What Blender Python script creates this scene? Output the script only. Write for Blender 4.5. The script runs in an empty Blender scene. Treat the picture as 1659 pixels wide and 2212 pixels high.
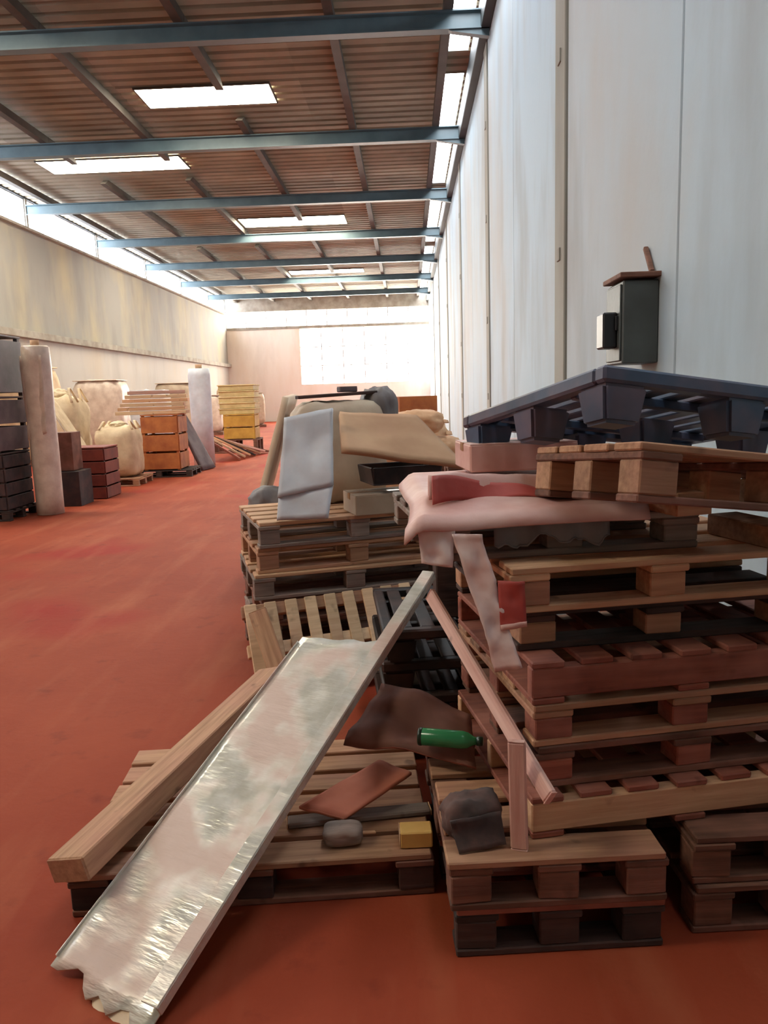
import bpy, bmesh, math, random
from mathutils import Vector, Matrix, noise
random.seed(7)
S = bpy.context.scene
COL = S.collection
PI = math.pi

# ---------------------------------------------------------------- camera
cam_d = bpy.data.cameras.new('camera')
cam = bpy.data.objects.new('camera', cam_d)
COL.objects.link(cam)
cam_d.sensor_fit = 'VERTICAL'
cam_d.sensor_height = 36.0
cam_d.lens = 1650.0 / 2212.0 * 36.0
cam_d.clip_start = 0.05
cam_d.clip_end = 300
cam.matrix_world = (Matrix.Translation((0, 0, 1.6)) @ Matrix.Rotation(math.radians(2.007), 4, 'Z')
                    @ Matrix.Rotation(math.radians(90 - 8.761), 4, 'X') @ Matrix.Rotation(math.radians(-1.8), 4, 'Z'))
S.camera = cam

# ---------------------------------------------------------------- world, exposure
W = bpy.data.worlds.new('world')
S.world = W
W.use_nodes = True
W.node_tree.nodes['Background'].inputs['Color'].default_value = (0.80, 0.90, 1.0, 1)
W.node_tree.nodes['Background'].inputs['Strength'].default_value = 1.5
S.view_settings.view_transform = 'Standard'
S.view_settings.look = 'None'
S.view_settings.gamma = 1.0
S.view_settings.use_curve_mapping = False
S.view_settings.exposure = 0.42
S.cycles.use_denoising = True
S.cycles.max_bounces = 6
S.cycles.diffuse_bounces = 4
S.cycles.sample_clamp_indirect = 8.0

# strength of the daylight that comes through the panes
E_LEFT, E_END, E_ROOF, E_STRIP = 16.0, 21.0, 26.0, 16.0


# ---------------------------------------------------------------- materials
def lin(c):
    return tuple(((v / 255) / 12.92 if v / 255 <= 0.04045 else ((v / 255 + 0.055) / 1.055) ** 2.4) for v in c) + (1.0,)


def new_mat(name):
    m = bpy.data.materials.new(name)
    m.use_nodes = True
    nt = m.node_tree
    b = nt.nodes['Principled BSDF']
    return m, nt, b


def coords(nt, scale, rnd=True, space='Object'):
    tc = nt.nodes.new('ShaderNodeTexCoord')
    mp = nt.nodes.new('ShaderNodeMapping')
    mp.inputs['Scale'].default_value = scale
    nt.links.new(tc.outputs[space], mp.inputs['Vector'])
    if rnd:
        oi = nt.nodes.new('ShaderNodeObjectInfo')
        mu = nt.nodes.new('ShaderNodeMath'); mu.operation = 'MULTIPLY'; mu.inputs[1].default_value = 57.0
        cx = nt.nodes.new('ShaderNodeCombineXYZ')
        nt.links.new(oi.outputs['Random'], mu.inputs[0])
        for i in range(3):
            nt.links.new(mu.outputs[0], cx.inputs[i])
        nt.links.new(cx.outputs[0], mp.inputs['Location'])
    return mp.outputs[0]


def noise_fac(nt, vec, scale, detail=4, lo=0.35, hi=0.65, rough=0.55):
    n = nt.nodes.new('ShaderNodeTexNoise')
    n.inputs['Scale'].default_value = scale
    n.inputs['Detail'].default_value = detail
    n.inputs['Roughness'].default_value = rough
    nt.links.new(vec, n.inputs['Vector'])
    mr = nt.nodes.new('ShaderNodeMapRange')
    mr.inputs['From Min'].default_value = lo
    mr.inputs['From Max'].default_value = hi
    nt.links.new(n.outputs['Fac'], mr.inputs['Value'])
    return mr.outputs['Result']


def mix(nt, fac, a, b, mode='MIX'):
    m = nt.nodes.new('ShaderNodeMix')
    m.data_type = 'RGBA'
    m.blend_type = mode
    for sock, v in ((m.inputs[0], fac), (m.inputs[6], a), (m.inputs[7], b)):
        if isinstance(v, (tuple, list)):
            sock.default_value = v
        elif isinstance(v, (int, float)):
            sock.default_value = v
        else:
            nt.links.new(v, sock)
    return m.outputs[2]


def mul(nt, a, b):
    m = nt.nodes.new('ShaderNodeMath'); m.operation = 'MULTIPLY'
    nt.links.new(a, m.inputs[0])
    if isinstance(b, (int, float)):
        m.inputs[1].default_value = b
    else:
        nt.links.new(b, m.inputs[1])
    return m.outputs[0]


def bump(nt, b, h, strength, dist=0.01):
    bp = nt.nodes.new('ShaderNodeBump')
    bp.inputs['Strength'].default_value = strength
    bp.inputs['Distance'].default_value = dist
    nt.links.new(h, bp.inputs['Height'])
    nt.links.new(bp.outputs[0], b.inputs['Normal'])


def rand_tint(nt, col, amt):
    """per-object lighter / darker wood"""
    oi = nt.nodes.new('ShaderNodeObjectInfo')
    mr = nt.nodes.new('ShaderNodeMapRange')
    mr.inputs['To Min'].default_value = 1 - amt
    mr.inputs['To Max'].default_value = 1 + amt
    nt.links.new(oi.outputs['Random'], mr.inputs['Value'])
    cb = nt.nodes.new('ShaderNodeCombineXYZ')
    for i in range(3):
        nt.links.new(mr.outputs[0], cb.inputs[i])
    return mix(nt, 1.0, col, cb.outputs[0], 'MULTIPLY')


DUST = lin((188, 128, 112))


def wood(name, c1, c2, dust=0.35, rough=0.8, tint=0.25):
    m, nt, b = new_mat(name)
    v = coords(nt, (1.5, 22, 22))
    g = noise_fac(nt, v, 2.0, 5, 0.3, 0.7)
    col = mix(nt, g, lin(c1), lin(c2))
    col = rand_tint(nt, col, tint)
    v2 = coords(nt, (1, 1, 1))
    d = noise_fac(nt, v2, 4.0, 3, 0.42, 0.72)
    col = mix(nt, mul(nt, d, dust), col, DUST)
    k = noise_fac(nt, v2, 9.0, 2, 0.66, 0.74)
    col = mix(nt, mul(nt, k, 0.5), col, lin((45, 30, 25)))
    nt.links.new(col, b.inputs['Base Color'])
    b.inputs['Roughness'].default_value = rough
    bump(nt, b, g, 0.25, 0.004)
    return m


def plain(name, c1, c2=None, rough=0.7, scale=3.0, metallic=0.0, dust=0.0, bmp=0.15, lo=0.35, hi=0.65, aniso=(1, 1, 1), tint=0.0):
    m, nt, b = new_mat(name)
    v = coords(nt, aniso)
    f = noise_fac(nt, v, scale, 4, lo, hi)
    col = mix(nt, f, lin(c1), lin(c2 or c1))
    if tint:
        col = rand_tint(nt, col, tint)
    if dust:
        d = noise_fac(nt, v, scale * 1.7, 3, 0.42, 0.7)
        col = mix(nt, mul(nt, d, dust), col, DUST)
    nt.links.new(col, b.inputs['Base Color'])
    b.inputs['Roughness'].default_value = rough
    b.inputs['Metallic'].default_value = metallic
    if bmp:
        bump(nt, b, noise_fac(nt, v, scale * 6, 4, 0.2, 0.8), bmp, 0.006)
    return m


def glow(name, c, s):
    m, nt, b = new_mat(name)
    b.inputs['Base Color'].default_value = lin((230, 232, 235))
    b.inputs['Roughness'].default_value = 0.6
    b.inputs['Emission Color'].default_value = lin(c)
    b.inputs['Emission Strength'].default_value = s
    return m


M = {}
M['w_light'] = wood('pale_pallet_wood', (218, 178, 140), (190, 146, 110), 0.3)
M['w_tan'] = wood('tan_pallet_wood', (190, 148, 114), (148, 108, 80), 0.4)
M['w_brown'] = wood('brown_pallet_wood', (122, 84, 66), (84, 56, 44), 0.3)
M['w_red'] = wood('red_dusted_wood', (158, 92, 72), (118, 62, 50), 0.55)
M['w_grey'] = wood('grey_weathered_wood', (150, 138, 128), (112, 100, 92), 0.25)
M['w_dark'] = wood('dark_stained_wood', (62, 50, 46), (36, 28, 26), 0.12)
M['w_cream'] = wood('cream_lath_wood', (222, 194, 158), (196, 164, 130), 0.25)
M['w_pink'] = wood('pink_dusty_lath', (220, 186, 174), (194, 148, 136), 0.4)
M['blue_plastic'] = plain('blue_pallet_plastic', (62, 82, 108), (48, 64, 86), 0.42, 3, dust=0.18, bmp=0.05)
M['black_plastic'] = plain('black_plastic', (34, 30, 30), (24, 22, 22), 0.5, 3, dust=0.12, bmp=0.05)
M['sheet_pink'] = plain('pink_dusty_sheet', (224, 192, 182), (204, 154, 144), 0.55, 3.2, dust=0.45, bmp=0.2)
M['sheet_red'] = plain('red_sheet', (186, 84, 76), (160, 58, 52), 0.6, 4, dust=0.25)
M['film'] = plain('dusty_clear_film', (228, 214, 210), (208, 172, 166), 0.35, 5, dust=0.3)
M['card'] = plain('tan_cardboard', (198, 162, 128), (180, 142, 110), 0.85, 2.5, dust=0.1, bmp=0.08)
M['card_red'] = plain('red_dusted_cardboard', (216, 134, 104), (194, 112, 86), 0.85, 3, dust=0.25, bmp=0.08)
M['card_brown'] = plain('brown_hardboard', (120, 78, 62), (98, 58, 48), 0.75, 3, dust=0.3, bmp=0.08)
M['card_pale'] = plain('pale_cardboard', (186, 172, 152), (168, 150, 128), 0.85, 3, dust=0.15, bmp=0.08)
M['white_sack'] = plain('white_woven_sack', (222, 228, 236), (202, 208, 216), 0.6, 4, dust=0.1)
M['cream'] = plain('cream_foam', (232, 210, 180), (216, 190, 160), 0.7, 3, dust=0.1)
M['tarp'] = plain('beige_tarpaulin', (206, 190, 166), (182, 164, 142), 0.65, 4, dust=0.15)
M['tarp_grey'] = plain('grey_tarpaulin', (130, 124, 122), (108, 102, 102), 0.6, 4)
M['rag'] = plain('dark_grey_cloth', (84, 72, 70), (60, 52, 52), 0.9, 6, dust=0.2)
M['ochre'] = plain('ochre_board', (206, 160, 70), (184, 138, 56), 0.7, 4)
M['straw'] = plain('straw_yellow_board', (214, 194, 140), (196, 174, 120), 0.7, 4, tint=0.1)
M['orange'] = plain('orange_brown_board', (190, 116, 62), (160, 88, 48), 0.7, 4)
M['mauve'] = plain('grey_mauve_board', (112, 98, 100), (88, 76, 80), 0.7, 4)
M['grey_panel'] = plain('grey_steel_panel', (128, 124, 128), (106, 102, 108), 0.55, 3)
M['dark_panel'] = plain('dark_crate_board', (62, 54, 56), (44, 38, 42), 0.7, 4, dust=0.1)
M['red_box'] = plain('dull_red_board', (138, 62, 46), (112, 48, 40), 0.7, 4)
M['white_wrap'] = plain('white_stretch_wrap', (224, 210, 196), (200, 182, 168), 0.4, 5, bmp=0.3)
M['bag_cream'] = plain('cream_bulk_bag', (228, 208, 174), (204, 180, 146), 0.75, 4, bmp=0.3)
M['sack_tan'] = plain('tan_paper_sack', (214, 176, 140), (190, 146, 108), 0.8, 4, tint=0.15)
M['green'] = plain('green_plastic', (62, 150, 98), (44, 118, 76), 0.22, 4, bmp=0.0)
M['green_dark'] = plain('dark_green_plastic', (22, 48, 34), None, 0.35, 4, bmp=0.0)
M['yellow_wood'] = plain('yellow_wood_block', (226, 184, 104), (206, 160, 84), 0.7, 5)
M['cab'] = plain('dark_grey_cabinet_steel', (84, 90, 88), (70, 74, 72), 0.5, 3, metallic=0.2)
M['black'] = plain('black_bakelite', (20, 20, 22), None, 0.4, 3, bmp=0)
M['tape'] = plain('brown_parcel_tape', (160, 116, 76), None, 0.3, 3, bmp=0)
M['steel'] = plain('blue_grey_painted_steel', (84, 104, 112), (72, 92, 100), 0.45, 2, bmp=0.05)
M['purlin'] = plain('brown_purlin_steel', (86, 80, 74), (70, 66, 60), 0.7, 2, bmp=0.05)
M['dark_steel'] = plain('dark_eave_steel', (46, 54, 56), (38, 42, 44), 0.6, 2, bmp=0.05)
M['sheet_roof'] = plain('brown_roof_sheet', (150, 140, 120), (126, 116, 98), 0.75, 0.8, bmp=0.0, tint=0.1)
M['frame'] = plain('white_window_frame', (190, 192, 194), None, 0.5, 3, bmp=0)
M['concrete'] = plain('grey_concrete', (166, 160, 150), (140, 132, 122), 0.85, 2.5)
M['pane_left'] = glow('daylit_pane_cool', (236, 244, 255), E_LEFT)
M['pane_end'] = glow('daylit_pane_warm', (255, 246, 230), E_END)
M['pane_roof'] = glow('daylit_roof_sheet', (255, 243, 218), E_ROOF)
M['pane_strip'] = glow('daylit_roof_strip', (246, 250, 255), E_STRIP)


def foil():
    m, nt, b = new_mat('galvanised_sheet')
    v = coords(nt, (1, 1, 1), False)
    f = noise_fac(nt, v, 3.2, 3, 0.46, 0.60)
    col = mix(nt, noise_fac(nt, v, 14, 3), lin((234, 233, 224)), lin((212, 210, 196)))
    col = mix(nt, mul(nt, f, 0.85), col, lin((206, 176, 162)))
    nt.links.new(col, b.inputs['Base Color'])
    inv = nt.nodes.new('ShaderNodeMapRange')
    inv.inputs['To Min'].default_value = 0.45
    inv.inputs['To Max'].default_value = 0.1
    nt.links.new(f, inv.inputs['Value'])
    nt.links.new(inv.outputs[0], b.inputs['Metallic'])
    r = nt.nodes.new('ShaderNodeMapRange')
    r.inputs['To Min'].default_value = 0.28
    r.inputs['To Max'].default_value = 0.6
    nt.links.new(f, r.inputs['Value'])
    nt.links.new(r.outputs[0], b.inputs['Roughness'])
    v2 = coords(nt, (14, 3, 14), False)
    bump(nt, b, noise_fac(nt, v2, 2.5, 3, 0.2, 0.8), 0.35, 0.01)
    return m


M['foil'] = foil()


def floor_mat():
    m, nt, b = new_mat('red_painted_concrete')
    v = coords(nt, (1, 1, 1), False)
    a = noise_fac(nt, v, 0.7, 6, 0.35, 0.68)
    col = mix(nt, a, lin((140, 56, 34)), lin((160, 73, 46)))
    p = noise_fac(nt, v, 0.45, 2, 0.58, 0.66)
    col = mix(nt, mul(nt, p, 0.8), col, lin((150, 34, 26)))
    v2 = coords(nt, (1.2, 0.25, 1), False)
    s = noise_fac(nt, v2, 3.0, 5, 0.5, 0.75)
    col = mix(nt, mul(nt, s, 0.4), col, lin((182, 108, 76)))
    k = noise_fac(nt, v, 5.0, 5, 0.60, 0.75)
    col = mix(nt, mul(nt, k, 0.5), col, lin((104, 40, 30)))
    nt.links.new(col, b.inputs['Base Color'])
    b.inputs['Roughness'].default_value = 0.78
    b.inputs['Specular IOR Level'].default_value = 0.18
    bump(nt, b, noise_fac(nt, v, 18, 5, 0.2, 0.8), 0.25, 0.006)
    return m


def wall_mat(name, base, warm, dirty, wamt, damt):
    m, nt, b = new_mat(name)
    v = coords(nt, (1, 1, 1), False, 'Object')
    tc = nt.nodes.new('ShaderNodeNewGeometry')
    mp = nt.nodes.new('ShaderNodeMapping')
    mp.inputs['Scale'].default_value = (1, 0.55, 0.22)
    nt.links.new(tc.outputs['Position'], mp.inputs['Vector'])
    a = noise_fac(nt, mp.outputs[0], 1.0, 4, 0.45, 0.7)
    col = mix(nt, mul(nt, a, wamt), lin(base), lin(warm))
    mp2 = nt.nodes.new('ShaderNodeMapping')
    mp2.inputs['Scale'].default_value = (1, 0.9, 0.28)
    nt.links.new(tc.outputs['Position'], mp2.inputs['Vector'])
    d = noise_fac(nt, mp2.outputs[0], 1.1, 5, 0.5, 0.78)
    col = mix(nt, mul(nt, d, damt), col, lin(dirty))
    nt.links.new(col, b.inputs['Base Color'])
    b.inputs['Roughness'].default_value = 0.8
    bump(nt, b, noise_fac(nt, tc.outputs['Position'], 6, 5, 0.2, 0.8), 0.15, 0.01)
    return m


M['floor'] = floor_mat()
M['wall_white'] = wall_mat('white_panel_wall', (178, 198, 210), (180, 172, 162), (142, 140, 136), 0.6, 0.65)
M['wall_cream'] = wall_mat('stained_cream_wall', (150, 148, 142), (178, 166, 136), (122, 118, 112), 0.8, 0.6)
M['wall_low'] = wall_mat('white_lower_wall', (190, 186, 180), (194, 180, 158), (150, 144, 138), 0.6, 0.4)
M['wall_far'] = wall_mat('white_end_wall', (236, 230, 222), (228, 212, 194), (196, 186, 176), 0.6, 0.4)
M['pil'] = wall_mat('grey_pilaster', (150, 150, 142), (140, 132, 118), (110, 104, 96), 0.6, 0.6)

# ---------------------------------------------------------------- builders
MESHES = {}


def box_mesh(dx, dy, dz, bev=0.004):
    k = ('box', round(dx, 4), round(dy, 4), round(dz, 4), bev)
    if k in MESHES:
        return MESHES[k]
    bm = bmesh.new()
    bmesh.ops.create_cube(bm, size=1.0)
    bmesh.ops.scale(bm, vec=(dx, dy, dz), verts=bm.verts)
    if bev:
        bmesh.ops.bevel(bm, geom=bm.edges[:], offset=min(bev, min(dx, dy, dz) * 0.3), segments=1, affect='EDGES')
    me = bpy.data.meshes.new('box')
    bm.to_mesh(me); bm.free()
    MESHES[k] = me
    return me


def link(name, me, mat, parent=None, loc=(0, 0, 0), rot=(0, 0, 0)):
    mat = M[mat] if isinstance(mat, str) else mat
    if me.materials and me.materials[0] != mat or not me.materials:
        if me.materials:
            k = ('copy', me.name, mat.name)
            if k not in MESHES:
                c = me.copy(); c.materials.clear(); c.materials.append(mat); MESHES[k] = c
            me = MESHES[k]
        else:
            me.materials.append(mat)
    o = bpy.data.objects.new(name, me)
    COL.objects.link(o)
    o.parent = parent
    o.location = loc
    o.rotation_euler = rot
    return o


def box(name, mat, parent, size, loc, rot=(0, 0, 0), bev=0.004):
    return link(name, box_mesh(*size, bev), mat, parent, loc, rot)


def tag(o, label, cat, group=None, kind=None):
    if label: o['label'] = label
    if cat: o['category'] = cat
    if group: o['group'] = group
    if kind: o['kind'] = kind
    return o


def thing(name, label, cat, loc=(0, 0, 0), rot=(0, 0, 0), group=None, mw=None):
    o = bpy.data.objects.new(name, None)
    o.empty_display_size = 0.1
    COL.objects.link(o)
    if mw is not None:
        o.matrix_world = mw
    else:
        o.location = loc
        o.rotation_euler = rot
    return tag(o, label, cat, group)


def struct(name, label=None):
    o = bpy.data.objects.new(name, None)
    COL.objects.link(o)
    o['kind'] = 'structure'
    if label: o['label'] = label
    return o


def frame(o, u, v):
    """matrix with x along u, y near v, origin o"""
    u = Vector(u).normalized(); v = Vector(v)
    w = u.cross(v).normalized(); v = w.cross(u).normalized()
    m = Matrix((u, v, w)).transposed().to_4x4()
    m.translation = Vector(o)
    return m


def mesh_from(name, verts, faces, smooth=False):
    me = bpy.data.meshes.new(name)
    me.from_pydata(verts, [], faces)
    me.update()
    if smooth:
        for p in me.polygons: p.use_smooth = True
    return me


def prism(name, mat, parent, pts, z0, z1, axis='z', loc=(0, 0, 0), rot=(0, 0, 0), bev=0.0):
    bm = bmesh.new()
    vs = [bm.verts.new((x, y, z0)) for x, y in pts]
    f = bm.faces.new(vs)
    r = bmesh.ops.extrude_face_region(bm, geom=[f])
    for e in r['geom']:
        if isinstance(e, bmesh.types.BMVert):
            e.co.z = z1
    bmesh.ops.recalc_face_normals(bm, faces=bm.faces)
    if bev:
        bmesh.ops.bevel(bm, geom=bm.edges[:], offset=bev, segments=1, affect='EDGES')
    if axis == 'x':
        bmesh.ops.transform(bm, matrix=Matrix(((0, 0, 1, 0), (1, 0, 0, 0), (0, 1, 0, 0), (0, 0, 0, 1))), verts=bm.verts)
    if axis == 'y':
        bmesh.ops.transform(bm, matrix=Matrix(((1, 0, 0, 0), (0, 0, 1, 0), (0, 1, 0, 0), (0, 0, 0, 1))), verts=bm.verts)
        bmesh.ops.recalc_face_normals(bm, faces=bm.faces)
    me = bpy.data.meshes.new(name)
    bm.to_mesh(me); bm.free()
    return link(name, me, mat, parent, loc, rot)


def patch(name, mat, parent, fn, nx, ny, thick, base=(0, 0, 0)):
    """fn(s,t)->Vector in world; a solid sheet with thickness"""
    vs = []
    for j in range(ny + 1):
        for i in range(nx + 1):
            p = Vector(fn(i / nx, j / ny)) - Vector(base)
            vs.append(p)
    fs = []
    for j in range(ny):
        for i in range(nx):
            a = j * (nx + 1) + i
            fs.append((a, a + 1, a + nx + 2, a + nx + 1))
    me = mesh_from(name, vs, fs, True)
    o = link(name, me, mat, parent)
    if parent is None:
        o.location = base
    md = o.modifiers.new('thickness', 'SOLIDIFY')
    md.thickness = thick
    md.offset = 0
    return o


def bil(P00, P10, P11, P01):
    P00, P10, P11, P01 = map(Vector, (P00, P10, P11, P01))
    return lambda s, t: P00 * (1 - s) * (1 - t) + P10 * s * (1 - t) + P11 * s * t + P01 * (1 - s) * t


def wavy(f, amp, freq, seed, axis=(0, 0, 1)):
    ax = Vector(axis)
    def g(s, t):
        p = f(s, t)
        n = noise.noise(Vector((p.x * freq + seed, p.y * freq, p.z * freq))) + 0.5 * noise.noise(Vector((p.x * freq * 2.3 + seed, p.y * freq * 2.3, p.z * freq * 2.3)))
        return p + ax * n * amp
    return g


def lump_mesh(name, sx, sy, sz, e=3.0, amp=0.1, freq=3.0, seed=0.0, flat=True):
    """sack-like body resting on z=0"""
    bm = bmesh.new()
    bmesh.ops.create_icosphere(bm, subdivisions=4, radius=1.0)
    for v in bm.verts:
        d = v.co.normalized()
        r = (abs(d.x) ** e + abs(d.y) ** e + abs(d.z) ** e) ** (-1.0 / e)
        n = noise.noise(d * freq + Vector((seed, seed * 1.7, 0))) + 0.5 * noise.noise(d * freq * 2.6 + Vector((seed, 3, seed)))
        r *= 1 + amp * n
        v.co = Vector((d.x * r * sx / 2, d.y * r * sy / 2, d.z * r * sz / 2 + sz / 2))
        if flat and v.co.z < 0.02 * sz:
            v.co.z = 0.02 * sz * 0.2
    me = bpy.data.meshes.new(name)
    bm.to_mesh(me); bm.free()
    for p in me.polygons: p.use_smooth = True
    return me


def tube(name, mat, parent, prof, loc=(0, 0, 0), rot=(0, 0, 0), n=24):
    """lathe: prof = [(r,z)...]"""
    vs, fs = [], []
    for r, z in prof:
        for i in range(n):
            a = 2 * PI * i / n
            vs.append((r * math.cos(a), r * math.sin(a), z))
    for j in range(len(prof) - 1):
        for i in range(n):
            k = (i + 1) % n
            fs.append((j * n + i, j * n + k, (j + 1) * n + k, (j + 1) * n + i))
    fs.append(tuple(reversed(range(n))))
    fs.append(tuple((len(prof) - 1) * n + i for i in range(n)))
    me = mesh_from(name, vs, fs, True)
    return link(name, me, mat, parent, loc, rot)


def jit(a):
    return random.uniform(-a, a)


def block_pallet(label, mw, L, D, H, top, side, group, red=None, nd=5, name='pallet'):
    """deck boards along x, cross boards along y, nine blocks, three skids"""
    t = thing(name, label, 'pallet', group=group, mw=mw)
    th = 0.022
    bh = H - 3 * th
    ys = (-D / 2 + 0.05, 0, D / 2 - 0.05)
    xs = (-L / 2 + 0.06, 0, L / 2 - 0.06)
    for y in ys:
        box('skid', side, t, (L, 0.095, th), (jit(.004), y + jit(.003), th / 2), (0, 0, jit(.004)))
    for x in xs:
        for y in ys:
            box('block', red or side, t, (0.115, 0.095, bh), (x + jit(.006), y, th + bh / 2), (0, 0, jit(.05)))
    for x in xs:
        box('cross_board', side, t, (0.125, D, th), (x, jit(.003), th + bh + th / 2))
    w = 0.12
    gap = (D - nd * w) / (nd - 1)
    for i in range(nd):
        box('deck_board', top, t, (L, w, th), (jit(.008), -D / 2 + w / 2 + i * (w + gap), H - th / 2), (0, 0, jit(.006)))
    return t


def stringer_pallet(label, mw, L, D, H, top, side, group, name='pallet', nd=7):
    """three solid stringers along x, deck boards along y"""
    t = thing(name, label, 'pallet', group=group, mw=mw)
    th = 0.02
    sh = H - 2 * th
    for y in (-D / 2 + 0.025, 0, D / 2 - 0.025):
        box('stringer', side, t, (L, 0.045, sh), (0, y, th + sh / 2), (0, 0, jit(.003)))
    w = 0.1
    gap = (L - nd * w) / (nd - 1)
    for i in range(nd):
        box('deck_board', top, t, (w, D, th), (-L / 2 + w / 2 + i * (w + gap), jit(.006), H - th / 2), (0, 0, jit(.006)))
    for i in range(0, nd, 3):
        box('bottom_board', top, t, (w, D, th), (-L / 2 + w / 2 + i * (w + gap), jit(.006), th / 2))
    return t


def plastic_pallet(label, mw, L, D, H, mat, group=None, name='plastic_pallet'):
    """slatted grid deck on nine tapered feet"""
    t = thing(name, label, 'pallet', group=group, mw=mw)
    fh = H - 0.045
    rim = [('rim_bar', (L, 0.05, 0.045), (0, s * (D / 2 - 0.025), H - 0.0225)) for s in (-1, 1)] + \
          [('rim_bar', (0.05, D - 0.1, 0.045), (s * (L / 2 - 0.025), 0, H - 0.0225)) for s in (-1, 1)]
    for n, s, l in rim:
        box(n, mat, t, s, l, bev=0.008)
    k = 9
    for i in range(k):
        x = -L / 2 + 0.05 + (i + 0.5) * (L - 0.1) / k
        box('deck_slat', mat, t, ((L - 0.1) / k * 0.62, D - 0.1, 0.02), (x, 0, H - 0.011))
    for y in (-D / 4, D / 4):
        box('deck_rib', mat, t, (L - 0.1, 0.03, 0.03), (0, y, H - 0.036))
    for x in (-L / 2 + 0.075, 0, L / 2 - 0.075):
        for y in (-D / 2 + 0.075, 0, D / 2 - 0.075):
            key = ('foot', round(fh, 3))
            if key not in MESHES:
                bm = bmesh.new()
                bmesh.ops.create_cone(bm, cap_ends=True, segments=4, radius1=0.078, radius2=0.1, depth=fh)
                bmesh.ops.rotate(bm, cent=(0, 0, 0), matrix=Matrix.Rotation(PI / 4, 3, 'Z'), verts=bm.verts)
                bmesh.ops.bevel(bm, geom=bm.edges[:], offset=0.01, segments=2, affect='EDGES')
                me = bpy.data.meshes.new('foot'); bm.to_mesh(me); bm.free()
                MESHES[key] = me
            link('foot', MESHES[key], mat, t, (x, y, fh / 2))
    return t


def at_corner(cx, cy, z, yaw, L, D, tilt=(0, 0)):
    """matrix of a pallet of L x D whose near-left bottom corner stands at cx,cy,z"""
    m = Matrix.Translation((cx, cy, z)) @ Matrix.Rotation(math.radians(yaw), 4, 'Z') @ Matrix.Rotation(math.radians(tilt[0]), 4, 'X') @ Matrix.Rotation(math.radians(tilt[1]), 4, 'Y')
    return m @ Matrix.Translation((L / 2, D / 2, 0))


def carton(label, loc, size, rz, mat, group=None, tape=True, rot=None, open_flaps=False, name='cardboard_box'):
    sx, sy, sz = size
    t = thing(name, label, 'box', loc, rot or (0, 0, rz), group)
    box('body', mat, t, (sx, sy, sz), (0, 0, sz / 2), bev=0.006)
    if tape:
        box('tape', 'tape', t, (sx * 1.002, 0.05, 0.002), (0, 0, sz + 0.001), bev=0)
        box('tape', 'tape', t, (0.002, 0.05, sz * 0.3), (-sx / 2 - 0.001, 0, sz * 0.85), bev=0)
    for s in (-1, 1):
        if open_flaps:
            box('flap', mat, t, (sx, sy * 0.45, 0.006), (0, s * (sy / 2 + sy * 0.18), sz + 0.06), (s * 0.5, 0, 0), bev=0)
        else:
            box('flap', mat, t, (sx - 0.004, sy / 2 - 0.004, 0.004), (0, s * sy / 4, sz - 0.0005), bev=0)
    return t


def crate(label, loc, size, rz, mat, post, n, group=None, name='wooden_crate', vertical=False):
    sx, sy, sz = size
    t = thing(name, label, 'crate', loc, (0, 0, rz), group)
    for x in (-1, 1):
        for y in (-1, 1):
            box('corner_post', post, t, (0.06, 0.06, sz), (x * (sx / 2 - 0.03), y * (sy / 2 - 0.03), sz / 2))
    h = sz / n
    for i in range(n):
        z = (i + 0.5) * h
        for y in (-1, 1):
            box('slat', mat, t, (sx, 0.02, h * 0.88), (0, y * (sy / 2 + 0.01), z))
        for x in (-1, 1):
            box('slat', mat, t, (0.02, sy, h * 0.88), (x * (sx / 2 + 0.01), 0, z))
    box('floor_board', mat, t, (sx - 0.02, sy - 0.02, 0.02), (0, 0, 0.06))
    box('lid', mat, t, (sx + 0.03, sy + 0.03, 0.025), (0, 0, sz + 0.0125))
    return t


def sack(label, loc, size, rot, mat, seed, group=None, name='sack'):
    t = thing(name, label, 'sack', loc, rot, group)
    sx, sy, sz = size
    link('bag_body', lump_mesh('bag_body', sx, sy, sz, 2.6, 0.12, 2.6, seed), mat, t)
    fn = lambda s, u: Vector((sx * (0.47 + 0.1 * s), (u - 0.5) * sy * 0.75, sz * (0.5 + 0.04 * math.sin(u * 17 + seed))))
    patch('end_seam', mat, t, fn, 3, 14, 0.012)
    return t


# ================================================================ THE HALL
XL, XR, Y0, Y1, ZB, ZR = -12.0, 1.55, -7.0, 52.0, 7.6, 8.15
fl = link('floor', mesh_from('floor', [(XL, Y0, 0), (XR, Y0, 0), (XR, Y1, 0), (XL, Y1, 0)], [(0, 1, 2, 3)]), 'floor')
fl['kind'] = 'structure'

# right wall: white panels between shallow concrete pilasters
wr = struct('wall_right')
bays = [Y0, 1.0, 7.6, 14.4, 21.4, 28.4, 35.4, 42.4, Y1]
for a, b in zip(bays[:-1], bays[1:]):
    y = a + (0.5 if a > Y0 else 0)
    w = (b - y) / 2
    for i in range(2):
        for z0, z1 in ((0, 8.1),):
            box('wall_panel', 'wall_white', wr, (0.14, w - 0.02, z1 - z0 - 0.012), (XR + 0.07, y + w * (i + 0.5), (z0 + z1) / 2), bev=0.008)
    if b < Y1:
        box('pilaster', 'pil', wr, (0.2, 0.46, 8.1), (XR + 0.075, b + 0.25, 4.05), bev=0.01)
        for z in (1.5, 2.9, 4.7, 6.3):
            box('bolt_plate', 'pil', wr, (0.02, 0.12, 0.12), (XR - 0.03, b + 0.25, z), bev=0.004)
box('backing', 'concrete', wr, (0.1, Y1 - Y0, 8.1), (XR + 0.2, (Y0 + Y1) / 2, 4.05), bev=0)

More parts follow.
